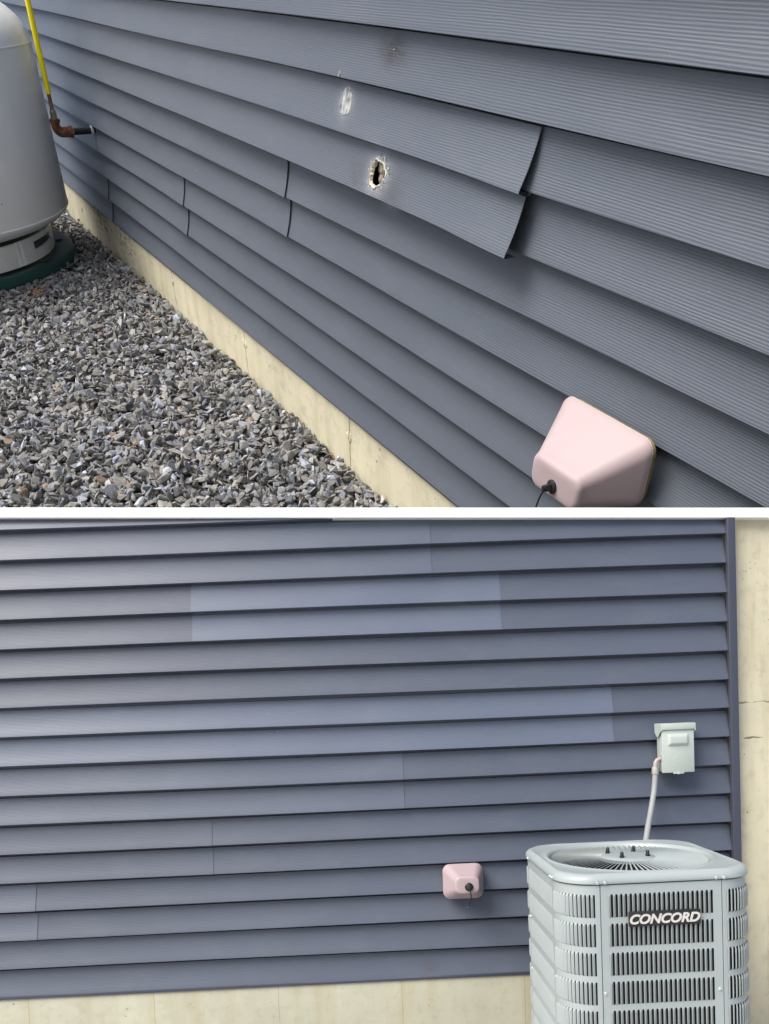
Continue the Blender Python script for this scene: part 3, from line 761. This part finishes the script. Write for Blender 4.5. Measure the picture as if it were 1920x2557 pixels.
pal = [(0, (0.146, 0.145, 0.149)), (0.1, (0.215, 0.209, 0.203)), (0.21, (0.178, 0.182, 0.192)), (0.32, (0.254, 0.256, 0.254)), (0.43, (0.201, 0.224, 0.269)), (0.52, (0.317, 0.317, 0.308)), (0.62, (0.164, 0.162, 0.157)), (0.72, (0.285, 0.312, 0.364)), (0.8, (0.367, 0.363, 0.347)), (0.87, (0.32, 0.302, 0.268)), (0.915, (0.441, 0.488, 0.582)), (0.95, (0.534, 0.539, 0.551)), (0.98, (0.296, 0.214, 0.15)), (0.987, (0.584, 0.614, 0.67))]
while len(e) < len(pal): e.new(.5)
for q, (p_, cc) in zip(e, pal): q.position = p_; q.color = (*cc, 1)
mott = N.noise(N.map(c, (1, 1, 2.2)), 55, 4, .65)
gcol = N.mix(N.ramp(mott, [(.3, 0), (.7, 1)]), N.mix(.42, rp.outputs[0], (.06, .055, .05)), N.mix(.14, rp.outputs[0], (.5, .49, .46)))
me.materials.append(N.set(gcol, .8, 0, N.bump(N.noise(c, 120, 4, .6), .55, .010), .35))
go = bpy.data.objects.new('gravel', me); COL.objects.link(go); go.matrix_world = MA
tag(go, None, None, None, 'stuff')
go['label'] = 'crushed grey stone gravel along the cream foundation'; go['category'] = 'gravel'

# ------------------------------------------------------------------ tank and its pad
N = NT('white_tank_paint'); c = N.co(); sp2 = N.n('ShaderNodeSeparateXYZ', i_0=c)
dirt = N.ramp(N.noise(N.map(c, (1, 1, .5)), 5, 5, .6), [(.45, 0), (.8, 1)])
col = N.mix(N.math('MULTIPLY', dirt, .25), (.88, .91, .95), (.66, .65, .64))
vo = N.n('ShaderNodeTexVoronoi', i_Vector=c, i_Scale=16.0)
col = N.mix(N.math('MULTIPLY', N.math('LESS_THAN', vo.outputs['Distance'], N.math('MULTIPLY', N.ramp(N.noise(c, 4, 2), [(.5, 0), (.7, 1)]), .09)), .8), col, (.16, .13, .10))
M_tank = N.set(col, .30, 0, N.bump(N.noise(c, 60, 3), .12, .006))
M_green = plain('dark_green_plastic', (.008, .055, .050), .5, 0, .15, 8, .1, .004)
tx, ty = -4.055, -1.112; RT = .95; ZW, ZD = .068, .815
tk = thing('propane_tank', 'large upright white gas tank standing on a green base beside the tall wall', 'tank', (tx, ty, -.146), None, MA)
pf = []
for k in range(13):                                       # bottom head
    a = R(90*k/12); pf.append((RT*math.sin(a), ZW-.14*math.cos(a)+.146))
pf += [(RT, .4+.146), (RT, ZD+.146)]
for k in range(1, 15):
    a = R(90*k/14); pf.append((RT*math.cos(a), ZD+.33*math.sin(a)+.146))
mb = MB(); mb.lathe(pf, 0, 0, 120); body = mb.build('tank_body', M_tank, tk, True, 60)
for z in (ZW+.146, ZD+.146):
    mb = MB(); mb.lathe([(RT-.004, z-.006), (RT+.0028, z-.003), (RT+.0036, z), (RT+.0028, z+.003), (RT-.004, z+.006)], 0, 0, 120); mb.build('weld_seam', M_tank, tk)
# foot ring with vent slots cut through it
mb = MB(); RR = .815; n = 144; th_ = .014
def ring_cell(j, z0, z1):
    a0, a1 = 2*math.pi*j/n, 2*math.pi*(j+1)/n
    v = []
    for r_ in (RR, RR-th_):
        for a in (a0, a1):
            for z in (z0, z1): v.append((r_*math.cos(a), r_*math.sin(a), z))
    mb.add(v, [(0, 2, 3, 1), (4, 5, 7, 6), (0, 4, 6, 2), (1, 3, 7, 5), (0, 1, 5, 4), (2, 6, 7, 3)])
slots = set()
for c0 in (110, 128, 2, 20, 38, 56, 74, 92): slots |= set(range(c0, c0+9))
for j in range(n):
    if j in slots: ring_cell(j, .0, .052); ring_cell(j, .094, .12)
    else: ring_cell(j, .0, .12)
mb.build('foot_ring', M_tank, tk, True, 30)
mb = MB(); mb.lathe([(.34, ZD+.146+.26), (.34, ZD+.146+.45), (.325, ZD+.146+.45), (.325, ZD+.146+.26)], 0, 0, 48); mb.build('valve_collar', M_tank, tk)
pdn = thing('tank_pad', 'round dark green plastic base under the white gas tank on the gravel', 'base', (tx, ty, ZG-.02), None, MA)
mb = MB(); h_ = .066
mb.lathe([(.93, 0), (.932, .02), (.925, h_-.012), (.918, h_-.004), (.905, h_), (.87, h_-.001), (.855, h_-.004), (.80, h_-.008), (.60, h_-.008), (0, h_-.008)], 0, 0, 120)
mb.build('pad_rim', M_green, pdn, True, 40)
for k in range(10):
    a = R(36*k-20); ca, sa_ = math.cos(a), math.sin(a); mb = MB()
    pr = [(.825, -.030), (.865, -.030), (.865, .030), (.825, .030)]
    mb.loft([[(r_*ca-t_*sa_, r_*sa_+t_*ca, z) for r_, t_ in pr] for z in (h_-.010, h_+.004)], closed=True, caps=True)
    mb.build('pad_rib', M_green, pdn)

# ------------------------------------------------------------------ gas pipe
M_pipe = plain('black_iron_pipe', (.014, .014, .015), .42, .2, .3, 40)
N = NT('rusty_iron'); c = N.co()
M_rust = N.set(N.ramp(N.noise(c, 45, 5, .65), [(.3, (.06, .022, .012)), (.5, (.15, .055, .026)), (.7, (.26, .13, .075))]), .75, .1, N.bump(N.noise(c, 130, 4), .6, .006))
M_cop = plain('weathered_copper', (.20, .12, .075), .45, .5, .3, 50)
M_nut = plain('dull_brass_nut', (.28, .27, .21), .42, .7, .2, 50)
M_yel = plain('yellow_sleeve', (.98, .82, .0), .42, 0, .03, 20)
px_, pz_ = -3.633, .434
gp = thing('gas_pipe', 'yellow sleeved gas pipe with rusty elbow entering the tall wall beside the tank', 'pipe', (px_, 0, pz_), None, MA)
yv = -.192
mb = MB(); mb.tube([(0, .03, 0), (0, -.10, 0)], .0165, 20); mb.build('wall_pipe', M_pipe, gp)
mb = MB(); mb.tube([(0, -.002, 0), (0, .012, 0)], .022, 20); mb.build('wall_seal', M_chalk, gp)
mb = MB(); mb.tube([(0, -.098, 0), (0, -.106, 0), (0, -.112, 0)], [.0165, .0185, .0175], 20); mb.build('pipe_thread', M_nut, gp)
arc = [(0, -.108, 0), (0, -.145, 0)]+[(0, -.158+(yv+.158)*math.sin(R(a)), .034*(1-math.cos(R(a)))) for a in range(0, 91, 15)]+[(0, yv, .060)]
mb = MB(); rad = [.0240, .0240, .0235, .0240, .0245, .0250, .0245, .0240, .0235, .0240]
mb.tube(arc, rad[:len(arc)], 24)
mb.tube([(0, -.106, 0), (0, -.122, 0)], .0285, 24); mb.tube([(0, yv, .046), (0, yv, .061)], .0290, 24)
mb.build('elbow', M_rust, gp)
mb = MB(); mb.tube([(0, yv, .058), (0, yv, .066), (0, yv, .067)], [.0205, .0205, .018], 20); mb.tube([(0, yv, .067), (0, yv, .0935)], .0195, 6); mb.tube([(0, yv, .0935), (0, yv, .104)], [.0165, .0125], 20)
mb.build('flare_nut', M_nut, gp)
mb = MB(); mb.tube([(0, yv, .10), (0, yv, .19)], .0105, 16); mb.build('copper_tube', M_cop, gp)
mb = MB(); mb.tube([(0, yv, .172), (0, yv, .5), (0, yv, .85), (-.01, yv-.01, 1.0), (-.06, yv-.10, 1.12), (-.15, yv-.3, 1.18), (-.25, yv-.6, 1.10)], .0142, 18); mb.build('yellow_sleeve', M_yel, gp)

# ------------------------------------------------------------------ cover on the tall wall
faucet_cover('faucet_cover', 'large pale pink foam faucet cover on the tall wall above the cream foundation', MA,
             (1.040, -.028, .408), .145, .071, .128, .083, .036, (.012, -.040), (.012, -.048), 1.5,
             [(0, 0, 0), (-.004, -.003, -.012), (-.010, -.002, -.03), (-.022, .004, -.07), (-.03, .01, -.12)])

# dry leaf bits on the gravel by the pad
mb = MB(); r3 = random.Random(4)
for _ in range(34):
    x, y = -3.03+r3.gauss(0, .045), -.60+r3.gauss(0, .03); l_ = r3.uniform(.02, .05); a = r3.uniform(-.9, .5); z = ZG+r3.uniform(.012, .026)
    d = Vector((math.cos(a), math.sin(a), r3.uniform(-.15, .15)))
    mb.tube([Vector((x, y, z))-d*l_/2, Vector((x, y, z+.002)), Vector((x, y, z))+d*l_/2], [.0012, .0026, .0010], 5)
lf = mb.build('dry_leaf_litter', plain('dry_straw', (.42, .25, .12), .8, 0, .3, 40), None, False); lf.matrix_world = MA
tag(lf, 'small scatter of dry orange brown leaf bits on the gravel', 'leaf litter', None, 'stuff')
